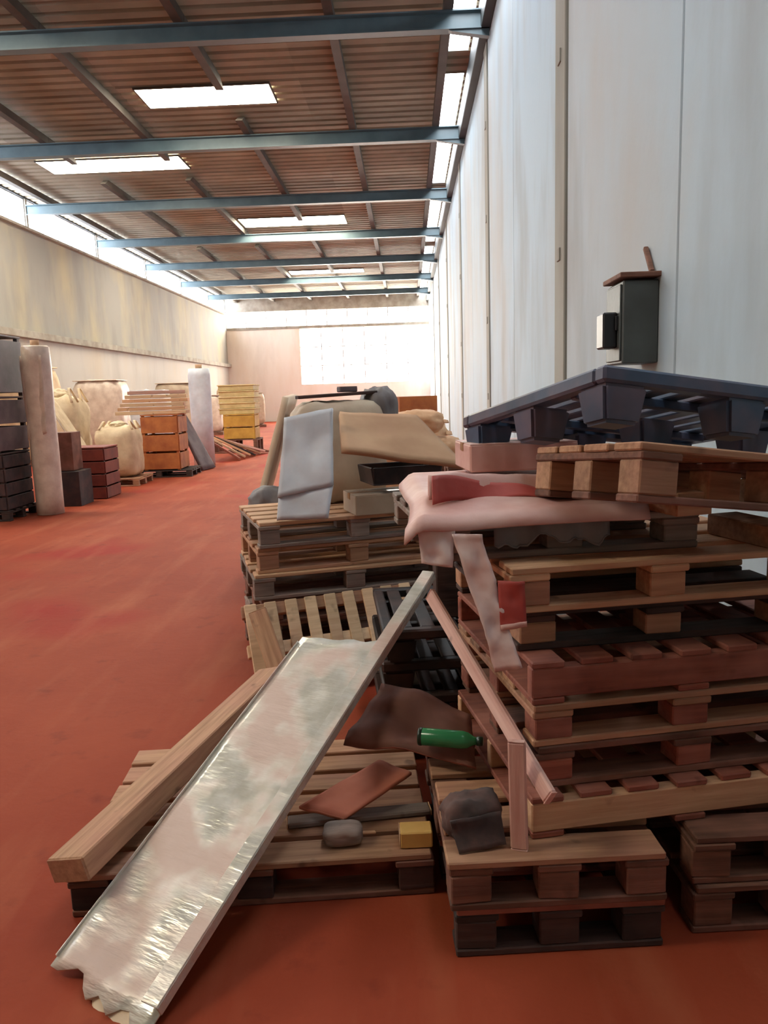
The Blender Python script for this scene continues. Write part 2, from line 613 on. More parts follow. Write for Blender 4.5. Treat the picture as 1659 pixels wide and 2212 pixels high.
# left wall with ledge, piers and the clerestory above
wl = struct('wall_left')
box('upper_wall', 'wall_cream', wl, (0.2, Y1 - Y0, 3.35), (XL - 0.1, (Y0 + Y1) / 2, 3.8 + 1.675), bev=0)
box('lower_wall', 'wall_low', wl, (0.2, Y1 - Y0, 3.8), (XL - 0.1, (Y0 + Y1) / 2, 1.9), bev=0)
box('ledge', 'concrete', wl, (0.22, Y1 - Y0, 0.22), (XL + 0.11, (Y0 + Y1) / 2, 3.8), bev=0.01)
beam_y = [8.35 + 5.63 * i for i in range(8)]
box('sill', 'concrete', wl, (0.3, Y1 - Y0, 0.08), (XL + 0.02, (Y0 + Y1) / 2, 7.13), bev=0.005)
box('head', 'dark_steel', wl, (0.2, Y1 - Y0, 0.1), (XL - 0.1, (Y0 + Y1) / 2, 8.15), bev=0)

n = 0
edges = [2.7] + beam_y + [Y1]
for a, b in zip(edges[:-1], edges[1:]):
    n += 1
    w = struct('window_%d' % n)
    w.location = (XL - 0.08, (a + b) / 2, 7.63)
    L = b - a - 0.12
    for z in (-0.46, 0.46):
        box('frame_rail', 'frame', w, (0.07, L, 0.05), (0, 0, z))
    for k in range(6):
        box('mullion', 'frame', w, (0.07, 0.03, 0.87), (0, -L / 2 + 0.025 + k * (L - 0.05) / 5, 0))
    for k in range(5):
        box('pane', 'pane_left', w, (0.012, (L - 0.05) / 5 - 0.06, 0.86), (-0.01, -L / 2 + 0.025 + (k + 0.5) * (L - 0.05) / 5, 0), bev=0)
    box('wall_post', 'concrete', wl, (0.2, 0.12, 1.0), (XL - 0.1, b, 7.62), bev=0)
box('blank_wall', 'wall_cream', wl, (0.2, 2.7 - Y0, 1.0), (XL - 0.1, (2.7 + Y0) / 2, 7.62), bev=0)

# end wall: glazed band under the roof, large glazed opening to the right
we = struct('wall_end')
box('wall_section', 'wall_far', we, (4.9, 0.2, 6.1), (XL + 2.45, Y1 + 0.1, 3.05), bev=0)
box('wall_section', 'wall_far', we, (8.65, 0.2, 2.4), (-2.775, Y1 + 0.1, 1.2), bev=0)
box('lintel', 'concrete', we, (13.55, 0.24, 0.16), (-5.2, Y1 + 0.08, 6.18), bev=0)
box('head', 'concrete', we, (13.55, 0.2, 0.9), (-5.2, Y1 + 0.1, 7.75), bev=0)
for (x0, x1, z0, z1, kx, kz) in ((-12, 1.55, 6.26, 7.3, 10, 1), (-7.1, 1.55, 2.4, 6.1, 6, 3)):
    n += 1
    w = struct('window_%d' % n)
    w.location = ((x0 + x1) / 2, Y1 + 0.08, z0)
    dx, dz = (x1 - x0) / kx, (z1 - z0) / kz
    for i in range(kx + 1):
        box('mullion', 'frame', w, (0.07, 0.08, z1 - z0), (x0 + i * dx - w.location.x, 0, (z1 - z0) / 2))
    for j in range(kz + 1):
        box('transom', 'frame', w, (x1 - x0, 0.06, 0.06), (0, 0, j * dz))
    for i in range(kx):
        for j in range(kz):
            box('pane', 'pane_end', w, (dx - 0.07, 0.012, dz - 0.06), (x0 + (i + 0.5) * dx - w.location.x, 0.02, (j + 0.5) * dz), bev=0)

wb = struct('wall_back')
box('wall_section', 'wall_cream', wb, (13.55, 0.2, 8.2), (-5.22, Y0 - 0.1, 4.1), bev=0)

# ceiling: cross beams, lengthwise purlins, ribbed sheets, daylight sheets
ce = struct('ceiling')
bw, bh = 0.2, 0.3
for y in [2.7 - 5.63] + [2.7] + beam_y:
    prof = [(-bw / 2, 0), (bw / 2, 0), (bw / 2, 0.022), (0.012, 0.03), (0.012, bh - 0.03), (bw / 2, bh - 0.022), (bw / 2, bh),
            (-bw / 2, bh), (-bw / 2, bh - 0.022), (-0.012, bh - 0.03), (-0.012, 0.03), (-bw / 2, 0.022)]
    o = prism('beam', 'steel', ce, prof, XL, XR - 0.02, 'x', loc=(0, y, ZB))
    prism('haunch', 'steel', ce, [(XR - 0.02, ZB - 0.12), (XR - 0.02, ZB), (XR - 0.7, ZB), (XR - 0.65, ZB - 0.02)], y - 0.06, y + 0.06, 'y')
SKY = ((-5.6, -2.75, 17.15, 18.2), (-9.92, -6.02, 21.65, 22.8), (-6.05, -2.15, 29.2, 30.6), (-9.92, -6.05, 32.2, 33.0), (-6.05, -2.15, 41.3, 42.4), (-9.92, -6.02, 11.0, 12.1), (-9.92, -6.02, 0.5, 1.6))  # last two are unseen, follow the spacing, added to light the near pile
for x in (-11.2, -8.7, -6.2, -3.7, -1.15, 0.85):
    cuts = [Y0, 2.7] + beam_y + [Y1]
    for a, b in zip(cuts[:-1], cuts[1:]):
        segs = [(a, b)]
        for x0, x1, y0, y1 in SKY:                     # purlins are trimmed round the daylight panels
            if x0 - 0.1 < x < x1 + 0.1:
                segs = [q for p, r in segs for q in (((p, min(r, y0 - 0.35)), (max(p, y1 + 0.35), r)) if p < y1 + 0.35 and r > y0 - 0.35 else ((p, r),)) if q[1] - q[0] > 0.05]
        for p, r in segs:
            ca, cb = (0.3 if p > a else 0), (0.3 if r < b else 0)     # ends at an opening are cut on the slant
            prism('purlin', 'purlin', ce, [(p + 0.005, 0), (r - 0.005, 0), (r - 0.005 - cb, 0.17), (p + 0.005 + ca, 0.17)], x - 0.08, x + 0.08, 'x', loc=(0, 0, ZB + bh))
box('eave_beam', 'dark_steel', ce, (0.16, Y1 - Y0, 0.5), (XR - 0.08, (Y0 + Y1) / 2, ZB + 0.25), bev=0.01)

# ribbed sheet: ribs run across the hall, three ribs to a sheet
SW = 1.05
def ribbed(L):
    k = ('rib', round(L, 3))
    if k in MESHES: return MESHES[k]
    p = SW / 3
    prof = []
    for i in range(3):
        b0 = -SW / 2 + i * p
        prof += [(b0, 0), (b0 + p * 0.60, 0), (b0 + p * 0.70, 0.055), (b0 + p * 0.90, 0.055)]
    prof.append((SW / 2, 0))
    vs = [(-L / 2, a, b) for a, b in prof] + [(L / 2, a, b) for a, b in prof]
    vs += [(x, y, z + 0.008) for x, y, z in vs]
    m_ = len(prof); fs = []
    for i in range(m_ - 1):
        fs.append((i, i + 1, m_ + i + 1, m_ + i))
        fs.append((2 * m_ + i, 3 * m_ + i, 3 * m_ + i + 1, 2 * m_ + i + 1))
    MESHES[k] = mesh_from('roof_sheet', vs, fs)
    return MESHES[k]

cols = [(-12.1, -9.9), (-9.9, -6.0), (-6.0, -2.1), (-2.1, 0.95), (0.95, 1.36), (1.36, 1.6)]
rows = int((Y1 - Y0) / SW) + 1
for x0, x1, y0, y1 in SKY:
    xc, yc, dx, dy = (x0 + x1) / 2, (y0 + y1) / 2, x1 - x0, y1 - y0
    box('daylight_panel', 'pane_roof', ce, (dx, dy, 0.012), (xc, yc, 8.12), bev=0)
    for q in (-1, 1):
        box('panel_frame', 'purlin', ce, (dx + 0.06, 0.03, 0.045), (xc, yc + q * (dy / 2 + 0.015), 8.13), bev=0)
        box('panel_frame', 'purlin', ce, (0.03, dy, 0.045), (xc + q * (dx / 2 + 0.015), yc, 8.13), bev=0)
for r in range(rows):
    y = Y0 + SW / 2 + r * SW
    for x0, x1 in cols:
        L = x1 - x0
        if x0 == 0.95:
            # daylight strip beside the wall, with a few opaque sheets in it
            if y > -1 and r % 9 not in (4,):
                box('daylight_sheet', 'pane_strip', ce, (L - 0.02, SW - 0.05, 0.012), ((x0 + x1) / 2, y, ZR + 0.03), bev=0)
            else:
                link('roof_sheet', ribbed(L), 'sheet_roof', ce, ((x0 + x1) / 2, y, ZR))
        else:
            link('roof_sheet', ribbed(L), 'sheet_roof', ce, ((x0 + x1) / 2, y, ZR))

# ================================================================ NEAR STACK by the white wall
G1 = 'pallets of the tall stack against the white wall'
YAW = 11
H = 0.13
block_pallet('short brown pallet on the floor at the bottom of the tall stack', at_corner(0.10, 1.97, 0, 4, 0.6, 0.8), 0.6, 0.8, 0.15, 'w_red', 'w_dark', G1)
block_pallet('short tan pallet on the lowest pallet of the stack by the white wall', at_corner(0.085, 1.96, 0.15, 4, 0.62, 0.8), 0.62, 0.8, 0.15, 'w_tan', 'w_brown', G1)
block_pallet('dark pallet on the floor in the corner between stack and white wall', at_corner(0.80, 2.06, 0, 4, 0.6, 0.8), 0.6, 0.8, 0.15, 'w_brown', 'w_brown', G1)
block_pallet('dark pallet second from the floor close against the white wall', at_corner(0.80, 2.07, 0.15, 4, 0.62, 0.8), 0.62, 0.8, 0.15, 'w_brown', 'w_brown', G1)
z = 0.30
stringer_pallet('pale pallet with solid plank sides, lowest full-width one in the stack', at_corner(0.33, 2.07, z, YAW, 1.0, 0.85), 1.0, 0.85, H, 'w_red', 'w_light', G1)
block_pallet('brown pallet directly on the pale solid-sided pallet in the stack', at_corner(0.35, 2.12, z + H, YAW, 1.0, 0.85), 1.0, 0.85, H, 'w_brown', 'w_brown', G1, red='w_red')
block_pallet('tan-edged pallet directly below the reddish solid-sided pallet', at_corner(0.345, 2.12, z + 2 * H, YAW, 1.0, 0.85), 1.0, 0.85, H, 'w_tan', 'w_tan', G1, red='w_red')
stringer_pallet('reddish brown pallet with solid plank sides halfway up the stack', at_corner(0.34, 2.12, z + 3 * H, YAW, 1.02, 0.85), 1.02, 0.85, H, 'w_red', 'w_red', G1)
block_pallet('dark set-back pallet just above the reddish solid-sided pallet', at_corner(0.31, 2.22, z + 4 * H, YAW - 1, 0.95, 0.8), 0.95, 0.8, H, 'w_dark', 'w_dark', G1, red='w_tan')
block_pallet('pale new-looking pallet just under the pink sheet pallet', at_corner(0.285, 2.17, z + 5 * H, YAW, 1.0, 0.85), 1.0, 0.85, H + 0.01, 'w_light', 'w_light', G1, red='w_tan')
zt = z + 6 * H + 0.01
block_pallet('grey weathered pallet carrying the pink dusty sheet', at_corner(0.06, 2.27, zt, YAW - 2, 0.86, 0.8), 0.86, 0.8, 0.12, 'w_grey', 'w_grey', G1)
zs = zt + 0.12     # 1.21

# tilted wooden pallet and the blue plastic pallet on top
WU = Vector((0.945, 0.32, -0.13)).normalized()
WO = Vector((0.575, 1.92, 1.31))
mw = frame(WO, WU, (-0.265, 0.78, -0.07)) @ Matrix.Translation((0.46, 0.275, 0))
block_pallet('brown tilted pallet with thick blocks right under the blue pallet', mw, 0.92, 0.55, 0.155, 'w_tan', 'w_brown', G1, red='w_tan', nd=4)
mw = frame((0.515, 2.05, 1.515), WU, (-0.265, 0.78, -0.14)) @ Matrix.Translation((0.48, 0.47, 0))
plastic_pallet('dark blue plastic pallet on feet topmost of the stack by the wall', mw, 0.96, 0.94, 0.15, 'blue_plastic')
sh = thing('timber_block', 'short timber offcut under the wall side of the tilted pallet', 'timber', (1.12, 2.5, zs - 0.12), (0, 0, 0.3))
box('offcut', 'w_tan', sh, (0.12, 0.3, 0.07), (0, 0, 0.035))
box('end_face', 'w_light', sh, (0.118, 0.004, 0.068), (0, -0.152, 0.035), bev=0.001)
sh = thing('timber_block', 'short timber offcut propping the tilted pallet on the grey pallet', 'timber', (0.80, 2.42, zs + 0.004), (0, 0, 0.3))
box('offcut', 'w_tan', sh, (0.12, 0.3, 0.07), (0, 0, 0.035))
box('end_face', 'w_light', sh, (0.118, 0.004, 0.068), (0, -0.152, 0.035), bev=0.001)

# pink dusty sheet with a folded red part, draped over the grey pallet
def sheet_fn(s, t):
    x = -0.02 + 0.74 * s + 0.02 * math.sin(5 * t)
    y = 2.20 + 0.80 * t - 0.02 * s + 0.11 * s
    z_ = zs + 0.02 + 0.05 * t + 0.008 * (1 + noise.noise(Vector((x * 4, y * 4, 1.3)))) + 0.012 * max(0, math.sin(6.3 * t + 1.2 * s - 0.6)) ** 2 * (1 - s)
    if s < 0.06:
        z_ -= (0.06 - s) * 0.7
    if t < 0.04:
        z_ -= (0.04 - t) * 0.9
    return Vector((x, y, z_))
sp = thing('dusty_sheet', 'pink dusty sheet lying rumpled over the grey pallet on the stack', 'sheet', (0.4, 2.6, zs))
B = Vector((0.4, 2.6, zs))
patch('sheet', 'sheet_pink', sp, sheet_fn, 40, 40, 0.008, B)
def fold_fn(s, t):
    x = 0.06 + 0.60 * s
    y = 2.36 + 0.10 * t + 0.16 * s + 0.05 * math.sin(4 * s)
    z_ = zs + 0.06 + 0.075 * math.sin(PI * t) * (1 - 0.6 * s) + 0.012 * noise.noise(Vector((x * 9, y * 9, 4)))
    return Vector((x, y, z_))
patch('fold', 'sheet_pink', sp, fold_fn, 30, 12, 0.008, B)
fr = patch('red_fold', 'sheet_red', sp, lambda s, t: Vector((0.07 + 0.42 * s, 2.335 + 0.04 * t + 0.13 * s + 0.05 * math.sin(4 * s), zs + 0.048 + (0.085 * t) * (1 - s) ** 0.8 + 0.006 * math.sin(11 * s))), 20, 6, 0.006, B)
fr['label'] = 'red inner side of the fold'

# front plank hanging under the sheet edge, and the pale lid behind
carton('flat pink dusty carton behind the pink sheet under the blue pallet', (0.40, 2.93, zs + 0.10), (0.40, 0.3, 0.10), 0.12, 'sheet_pink')
fs = thing('film_strip', 'torn whitish film strip hanging from the pink sheet down the stack corner', 'film', (0.16, 2.17, 1.2))
Bf = Vector((0.16, 2.17, 1.2))
patch('strip', 'film', fs, wavy(bil((0.12, 2.20, 1.19), (0.205, 2.185, 1.19), (0.305, 2.09, 0.82), (0.235, 2.10, 0.80)), 0.018, 14, 3, (0.4, -1, 0)), 8, 26, 0.004, Bf)
patch('strip', 'film', fs, wavy(bil((0.02, 2.24, 1.20), (0.13, 2.22, 1.20), (0.12, 2.20, 1.09), (0.03, 2.22, 1.10)), 0.012, 16, 8, (0.4, -1, 0)), 8, 12, 0.004, Bf)
rg = thing('red_rag', 'red rag hanging on the corner of the pale new-looking pallet', 'rag', (0.29, 2.13, 1.07))
patch('cloth', 'sheet_red', rg, wavy(bil((0.245, 2.145, 1.06), (0.32, 2.135, 1.06), (0.325, 2.125, 0.93), (0.25, 2.13, 0.92)), 0.012, 15, 5, (0, -1, 0)), 8, 12, 0.005, (0.29, 2.13, 1.07))
patch('hem', 'sheet_pink', rg, wavy(bil((0.25, 2.125, 0.935), (0.325, 2.12, 0.945), (0.325, 2.12, 0.93), (0.25, 2.125, 0.92)), 0.012, 15, 5, (0, -1, 0)), 8, 2, 0.007, (0.29, 2.13, 1.07))


gf = thing('grey_rag', 'crumpled grey film hanging from the front of the grey pallet under the sheet', 'film', (0.40, 2.29, 1.12))
def film_fn(a, b):
    drop = 0.06 + 0.05 * noise.noise(Vector((a * 4.0, 3.3, 0))) + 0.02 * noise.noise(Vector((a * 14.0, 1.3, 0)))
    return Vector((0.25 + 0.36 * a, 2.285 + 0.055 * a - 0.02 * b - 0.015 * math.sin(23 * a) * b, 1.20 - drop * b))
patch('film', 'tarp_grey', gf, film_fn, 36, 8, 0.005, (0.40, 2.29, 1.12))
patch('torn_edge', 'tarp_grey', gf, lambda a, b: film_fn(a, 0.93 + 0.09 * b) + Vector((0, -0.004, 0)), 36, 1, 0.004, (0.40, 2.29, 1.12))


def plank(name, label, cat, a, b, w, h, mat, up=(0, 0, 1), end='w_light', group=None):
    """a sawn board from a to b (bottom centre line) with paler sawn ends"""
    a, b = Vector(a), Vector(b)
    d = (b - a)
    m = frame(a, d, Vector(up).cross(d))
    t = thing(name, label, cat, mw=m, group=group)
    L = d.length
    box('board', mat, t, (L, w, h), (L / 2, 0, h / 2), bev=0.005)
    for x in (-0.001, L + 0.001):
        box('sawn_end', end, t, (0.004, w * 0.96, h * 0.94), (x, 0, h / 2), bev=0.001)
    return t


plank('lath', 'pale pink dusty lath leaning across the stack corner beside the dark pallets', 'lath', (0.375, 1.985, 0.48), (0.075, 2.75, 0.86), 0.05, 0.022, 'w_pink', (-1, -0.6, 0.3), 'w_pink')
plank('lath', 'pink dusty lath standing upright at the corner of the red stack side', 'lath', (0.29, 2.035, 0.302), (0.285, 2.05, 0.62), 0.05, 0.02, 'w_pink', (-0.3, -1, 0.1), 'w_pink')

# ================================================================ FLOOR PALLET with debris, long metal strip
P1 = at_corner(-1.10, 2.15, 0, 5, 1.15, 0.86)
block_pallet('old brown pallet on the red floor under the long metal strip', P1, 1.15, 0.86, 0.144, 'w_tan', 'w_brown', None, red='w_dark', nd=6)

# galvanised strip: a flat web, a raised flange on one side that runs further, a low lip on the other
dv = Vector((0.78, 1.56, 0.76)); wv = Vector((0.37, -0.18, 0.0))
m = frame((-1.05, 1.92, 0.03), dv, -wv)          # x along the strip, y towards its left edge
t = thing('metal_strip', 'long shiny galvanised metal strip leaning from the floor over the old pallet', 'metal strip', mw=m)
Ls, Ws = dv.length, wv.length
def web(s, u):
    x = s * Ls * 0.745
    y = -Ws * u
    if s == 0:
        x += 0.07 * noise.noise(Vector((u * 6, 2.2, 0))) - 0.07 * u
    if s == 1:
        x += 0.02 * noise.noise(Vector((u * 5, 7.7, 0))) + 0.05 * u
    return Vector((x, y, 0.006 * noise.noise(Vector((x * 4, y * 6, 0)))))
patch('web', 'foil', t, web, 48, 14, 0.006)
box('side_flange', 'foil', t, (Ls, 0.006, 0.034), (Ls / 2, -Ws - 0.004, 0.019), bev=0.0015)
box('flange_edge', 'foil', t, (Ls, 0.055, 0.006), (Ls / 2, -Ws + 0.022, 0.037), bev=0.0015)
box('edge_lip', 'foil', t, (Ls * 0.72, 0.004, 0.012), (Ls * 0.37, 0.001, 0.006), bev=0.001)
patch('torn_end', 'cream', t, lambda s, u: Vector((-0.035 + 0.06 * s - 0.06 * u + 0.010 * math.sin(19 * u), -Ws * (0.40 + 0.5 * u), -0.004 - 0.012 * (1 - s))), 6, 10, 0.006)

plank('timber_plank', 'thick brown timber plank lying slantwise along the metal strip', 'timber', (-1.055, 2.09, 0.166), (-0.66, 3.45, 0.26), 0.14, 0.08, 'w_tan', (-0.25, 0, 1), 'w_tan')


def slab(name, label, cat, corners, thick, mat, edge, amp=0.0, seed=0, group=None, bend=0.0):
    """a stiff board through four corner points with its own edge strip"""
    c = sum((Vector(p) for p in corners), Vector()) / 4
    t = thing(name, label, cat, c, group=group)
    P = [Vector(p) for p in corners]
    nrm = (P[1] - P[0]).cross(P[3] - P[0]).normalized()
    f = bil(*P)
    g = lambda s, u: f(s, u) + nrm * (bend * math.sin(PI * s)) + nrm * amp * noise.noise(Vector((s * 3 + seed, u * 3, seed)))
    patch('board', mat, t, g, 16, 12, thick, c)
    patch('front_edge', edge, t, lambda s, u: g(s, 0.0) + (g(s, 0.0) - g(s, 0.05)) * 0.06 * u + nrm * 0, 16, 1, thick * 0.98, c)
    return t


slab('hardboard_sheet', 'large dark reddish brown sheet propped on the old pallet beside the strip', 'board', ((-0.27, 2.68, 0.31), (0.20, 2.44, 0.335), (0.20, 2.66, 0.43), (-0.13, 2.88, 0.47)), 0.012, 'card_brown', 'w_red', 0.04, 2, bend=0.03)
slab('cardboard_piece', 'orange pink cardboard piece lying on the old pallet under the brown sheet', 'cardboard', ((-0.41, 2.44, 0.20), (-0.25, 2.36, 0.20), (-0.02, 2.58, 0.245), (-0.14, 2.66, 0.255)), 0.012, 'card_red', 'card_red', 0.006, 5)
bt = thing('bottle', 'green plastic bottle lying on the brown sheet below the dark pallets', 'bottle', (0.01, 2.50, 0.395), (0, 0, -0.22))
tube('body', 'green', bt, [(0.004, 0), (0.024, 0.002), (0.030, 0.01), (0.030, 0.15), (0.026, 0.17), (0.014, 0.19), (0.013, 0.205)], (0, 0, 0.03), (0, PI / 2, 0))
tube('cap', 'green_dark', bt, [(0.016, 0), (0.016, 0.02), (0.012, 0.022)], (0.2, 0, 0.03), (0, PI / 2, 0))
tube('base_ring', 'green_dark', bt, [(0.029, 0), (0.031, 0.004), (0.031, 0.012), (0.029, 0.016)], (-0.002, 0, 0.03), (0, PI / 2, 0))
rd = thing('dark_rag', 'dark grey crumpled rag between the old pallet and the red stack side', 'rag', (0.155, 2.10, 0.302), (0, 0, 0.2))
link('cloth', lump_mesh('cloth', 0.17, 0.12, 0.13, 3.2, 0.16, 2, 4.2), 'rag', rd)
patch('corner_flap', 'rag', rd, wavy(bil((-0.08, -0.06, 0.09), (0.07, -0.065, 0.10), (0.08, -0.09, 0.01), (-0.06, -0.085, 0.0)), 0.012, 12, 1, (0, -1, 0)), 8, 8, 0.006)
yb = thing('wood_block', 'small bright yellow wood block near the end of the old pallet', 'wood block', (-0.01, 2.31, 0.146), (0, 0, 0.06))
box('block', 'yellow_wood', yb, (0.105, 0.07, 0.055), (0, 0, 0.0275), bev=0.004)
box('sawn_end', 'w_cream', yb, (0.003, 0.066, 0.052), (-0.053, 0, 0.0275), bev=0.001)
gb = thing('timber_block', 'grey rounded timber offcut on the old pallet in front of the orange cardboard', 'timber', (-0.25, 2.32, 0.146), (0, 0, 0.1))
link('offcut', lump_mesh('offcut', 0.13, 0.09, 0.06, 4, 0.06, 2, 1.0), 'w_grey', gb)
box('splinter', 'w_light', gb, (0.06, 0.012, 0.008), (0.08, 0.01, 0.02), (0, 0.2, 0.3), bev=0.002)
plank('lath', 'grey lath lying across the old pallet behind the yellow block', 'lath', (-0.45, 2.42, 0.146), (0.04, 2.50, 0.146), 0.06, 0.02, 'w_grey')

# ================================================================ BLACK PLASTIC STACK behind the floor pallet
G3 = 'black plastic pallets in the low stack behind the metal strip'
for i, nm in enumerate(('bottom one on the floor', 'second from the floor', 'third from the floor', 'topmost under the strip')):
    plastic_pallet('black plastic pallet in the low stack behind the bottle, ' + nm, at_corner(-0.14 + 0.01 * (i % 2), 3.14 + 0.012 * (i % 3), 0.15 * i, 6, 1.0, 0.75), 1.0, 0.75, 0.15, 'black_plastic', G3)
db = thing('post_offcut', 'dark square timber post standing on the black pallets below the pink sheet', 'timber', (0.16, 3.38, 0.60), (0, 0, 0.1))
box('post', 'w_dark', db, (0.12, 0.12, 0.36), (0, 0, 0.18), bev=0.006)
box('sawn_top', 'w_brown', db, (0.115, 0.115, 0.004), (0, 0, 0.361), bev=0.001)

# ================================================================ MIDDLE STACK with the leaning slatted panel
G2 = 'grey pallets in the middle stack'
tone = ['w_brown', 'w_grey', 'w_brown', 'w_grey', 'w_tan', 'w_grey']
ords = ['bottom one on the floor', 'second from the floor', 'third from the floor', 'fourth from the floor', 'fifth from the floor', 'topmost under the boxes']
for i in range(6):
    block_pallet('weathered pallet in the middle stack behind the slatted panel, ' + ords[i], at_corner(-0.90 + 0.02 * ((i * 7) % 3), 4.22 + 0.015 * ((i * 5) % 3), 0.15 * i, 19 + (i % 3) - 1, 1.2, 0.8), 1.2, 0.8, 0.15, 'w_light' if i in (3, 5) else tone[i], tone[i], G2)
# slatted cream panel leaning on that stack
m = frame((-0.86, 3.86, 0.0), (0.93, 0.33, 0.03), (-0.09, 0.30, 0.48))
t = thing('slatted_panel', 'cream slatted wooden panel leaning upright against the middle stack', 'panel', mw=m)
for i in range(9):
    box('slat', 'w_cream', t, (0.068, 0.52, 0.018), (0.05 + i * 0.113, 0.26, 0.05), (0, 0, jit(0.012)))
for y in (0.04, 0.26, 0.485):
    box('rail', 'w_tan' if y != 0.26 else 'w_cream', t, (1.0, 0.07, 0.04), (0.5, y, 0.02))
plank('broken_board', 'tan broken board slanting down across the slatted panel', 'board', (-0.62, 3.66, 0.0), (-0.84, 3.98, 0.46), 0.10, 0.02, 'w_tan', (0.1, -1, 0.3))

ZT = 0.90
# load on the middle stack
carton('pale flattened carton on the front of the middle stack', (-0.12, 4.62, ZT), (0.52, 0.3, 0.12), 0.33, 'card_pale', open_flaps=False)
slab('cardboard_sheet', 'large tan cardboard sheet sloping down on the middle stack', 'cardboard', ((-0.38, 4.32, 1.29), (0.33, 4.50, 1.16), (0.05, 4.85, 1.45), (-0.42, 4.70, 1.49)), 0.035, 'card', 'card', 0.012, 3)
tr = thing('plastic_tray', 'black plastic tray under the sloping cardboard sheet', 'tray', (-0.06, 4.62, 1.03), (0.0, 0.0, 0.33))
box('tray_floor', 'black_plastic', tr, (0.42, 0.3, 0.012), (0, 0, 0.05))
for s in (-1, 1):
    box('tray_side', 'black_plastic', tr, (0.42, 0.012, 0.10), (0, s * 0.15, 0.10), (s * -0.15, 0, 0))
    box('tray_side', 'black_plastic', tr, (0.012, 0.3, 0.10), (s * 0.21, 0, 0.10), (0, s * 0.15, 0))
fp = thing('foam_sheet', 'pale blue grey foam sheet standing upright at the corner of the middle stack', 'sheet', (-0.60, 4.30, ZT))
patch('sheet', 'white_sack', fp, wavy(bil((-0.755, 4.32, 1.03), (-0.44, 4.36, 1.09), (-0.44, 4.50, 1.525), (-0.72, 4.48, 1.475)), 0.02, 5, 3, (0.2, -1, 0.2)), 14, 16, 0.05, (-0.60, 4.30, ZT))
patch('bottom_fold', 'white_sack', fp, wavy(bil((-0.76, 4.27, 0.91), (-0.47, 4.30, 0.91), (-0.44, 4.36, 1.09), (-0.755, 4.32, 1.03)), 0.012, 7, 5, (0, -1, 0)), 12, 6, 0.03, (-0.60, 4.30, ZT))
tp = thing('tarpaulin', 'rumpled beige tarpaulin heaped on top of the middle stack', 'tarpaulin', (-0.47, 5.10, 0.905), (0, 0, 0.3))
link('heap', lump_mesh('heap', 0.62, 0.36, 0.66, 5.5, 0.07, 3.2, 9.1), 'tarp', tp)
o = link('grey_end', lump_mesh('grey_end', 0.24, 0.34, 0.42, 3.0, 0.14, 3.0, 5.5), 'tarp_grey', tp, (0.30, 0.05, 0.32))
o['label'] = 'grey end of the tarpaulin'
plank('dark_board', 'thin dark board lying on the beige tarpaulin heap', 'board', (-0.72, 5.03, 1.585), (-0.22, 5.18, 1.605), 0.14, 0.022, 'w_dark', end='w_dark')
t = carton('dark blue small box on the dark board above the tarpaulin', (-0.40, 5.13, 1.622), (0.12, 0.1, 0.035), 0.3, 'mauve', tape=False)

# cream foam board and bundles behind the middle stack
slab('foam_board', 'cream foam board leaning behind the middle stack beside the aisle', 'board', ((-1.28, 6.22, 0.64), (-1.33, 6.9, 0.64), (-1.02, 7.05, 1.62), (-1.0, 6.3, 1.60)), 0.05, 'cream', 'cream', 0.01, 4)
carton('tall pale carton on the pallets against which the cream foam board leans', (-0.68, 6.5, 0.60), (0.58, 0.5, 0.85), 0.15, 'card_pale')
for i in range(4):
    block_pallet('brown pallet under the cream foam board behind the middle stack, ' + ('on the floor', 'second from the floor', 'third from the floor', 'topmost')[i], at_corner(-1.3, 5.88, 0.15 * i, 8, 1.2, 0.95), 1.2, 0.95, 0.15, 'w_brown', 'w_red', 'pallets behind the middle stack')
sack('grey round bundle at the foot of the cream foam board', (-1.12, 6.02, 0.602), (0.34, 0.24, 0.30), (0, 0, 0.1), 'tarp_grey', 6.0)

# stack by the wall behind, with far cartons and sacks
G6 = 'pallets in the stack by the wall behind the cardboard sheet'
o6 = ['on the floor', 'second from the floor', 'third from the floor', 'fourth from the floor', 'fifth from the floor', 'sixth from the floor', 'seventh from the floor', 'topmost']
for i in range(7):
    block_pallet('pallet in the stack by the white wall behind the sloping cardboard, ' + (o6[i] if i < 6 else 'topmost'), at_corner(0.30, 5.9, 0.15 * i, 2 + (i % 3), 1.1, 0.8), 1.1, 0.8, 0.15, tone[i % 6], tone[(i + 2) % 6], G6)

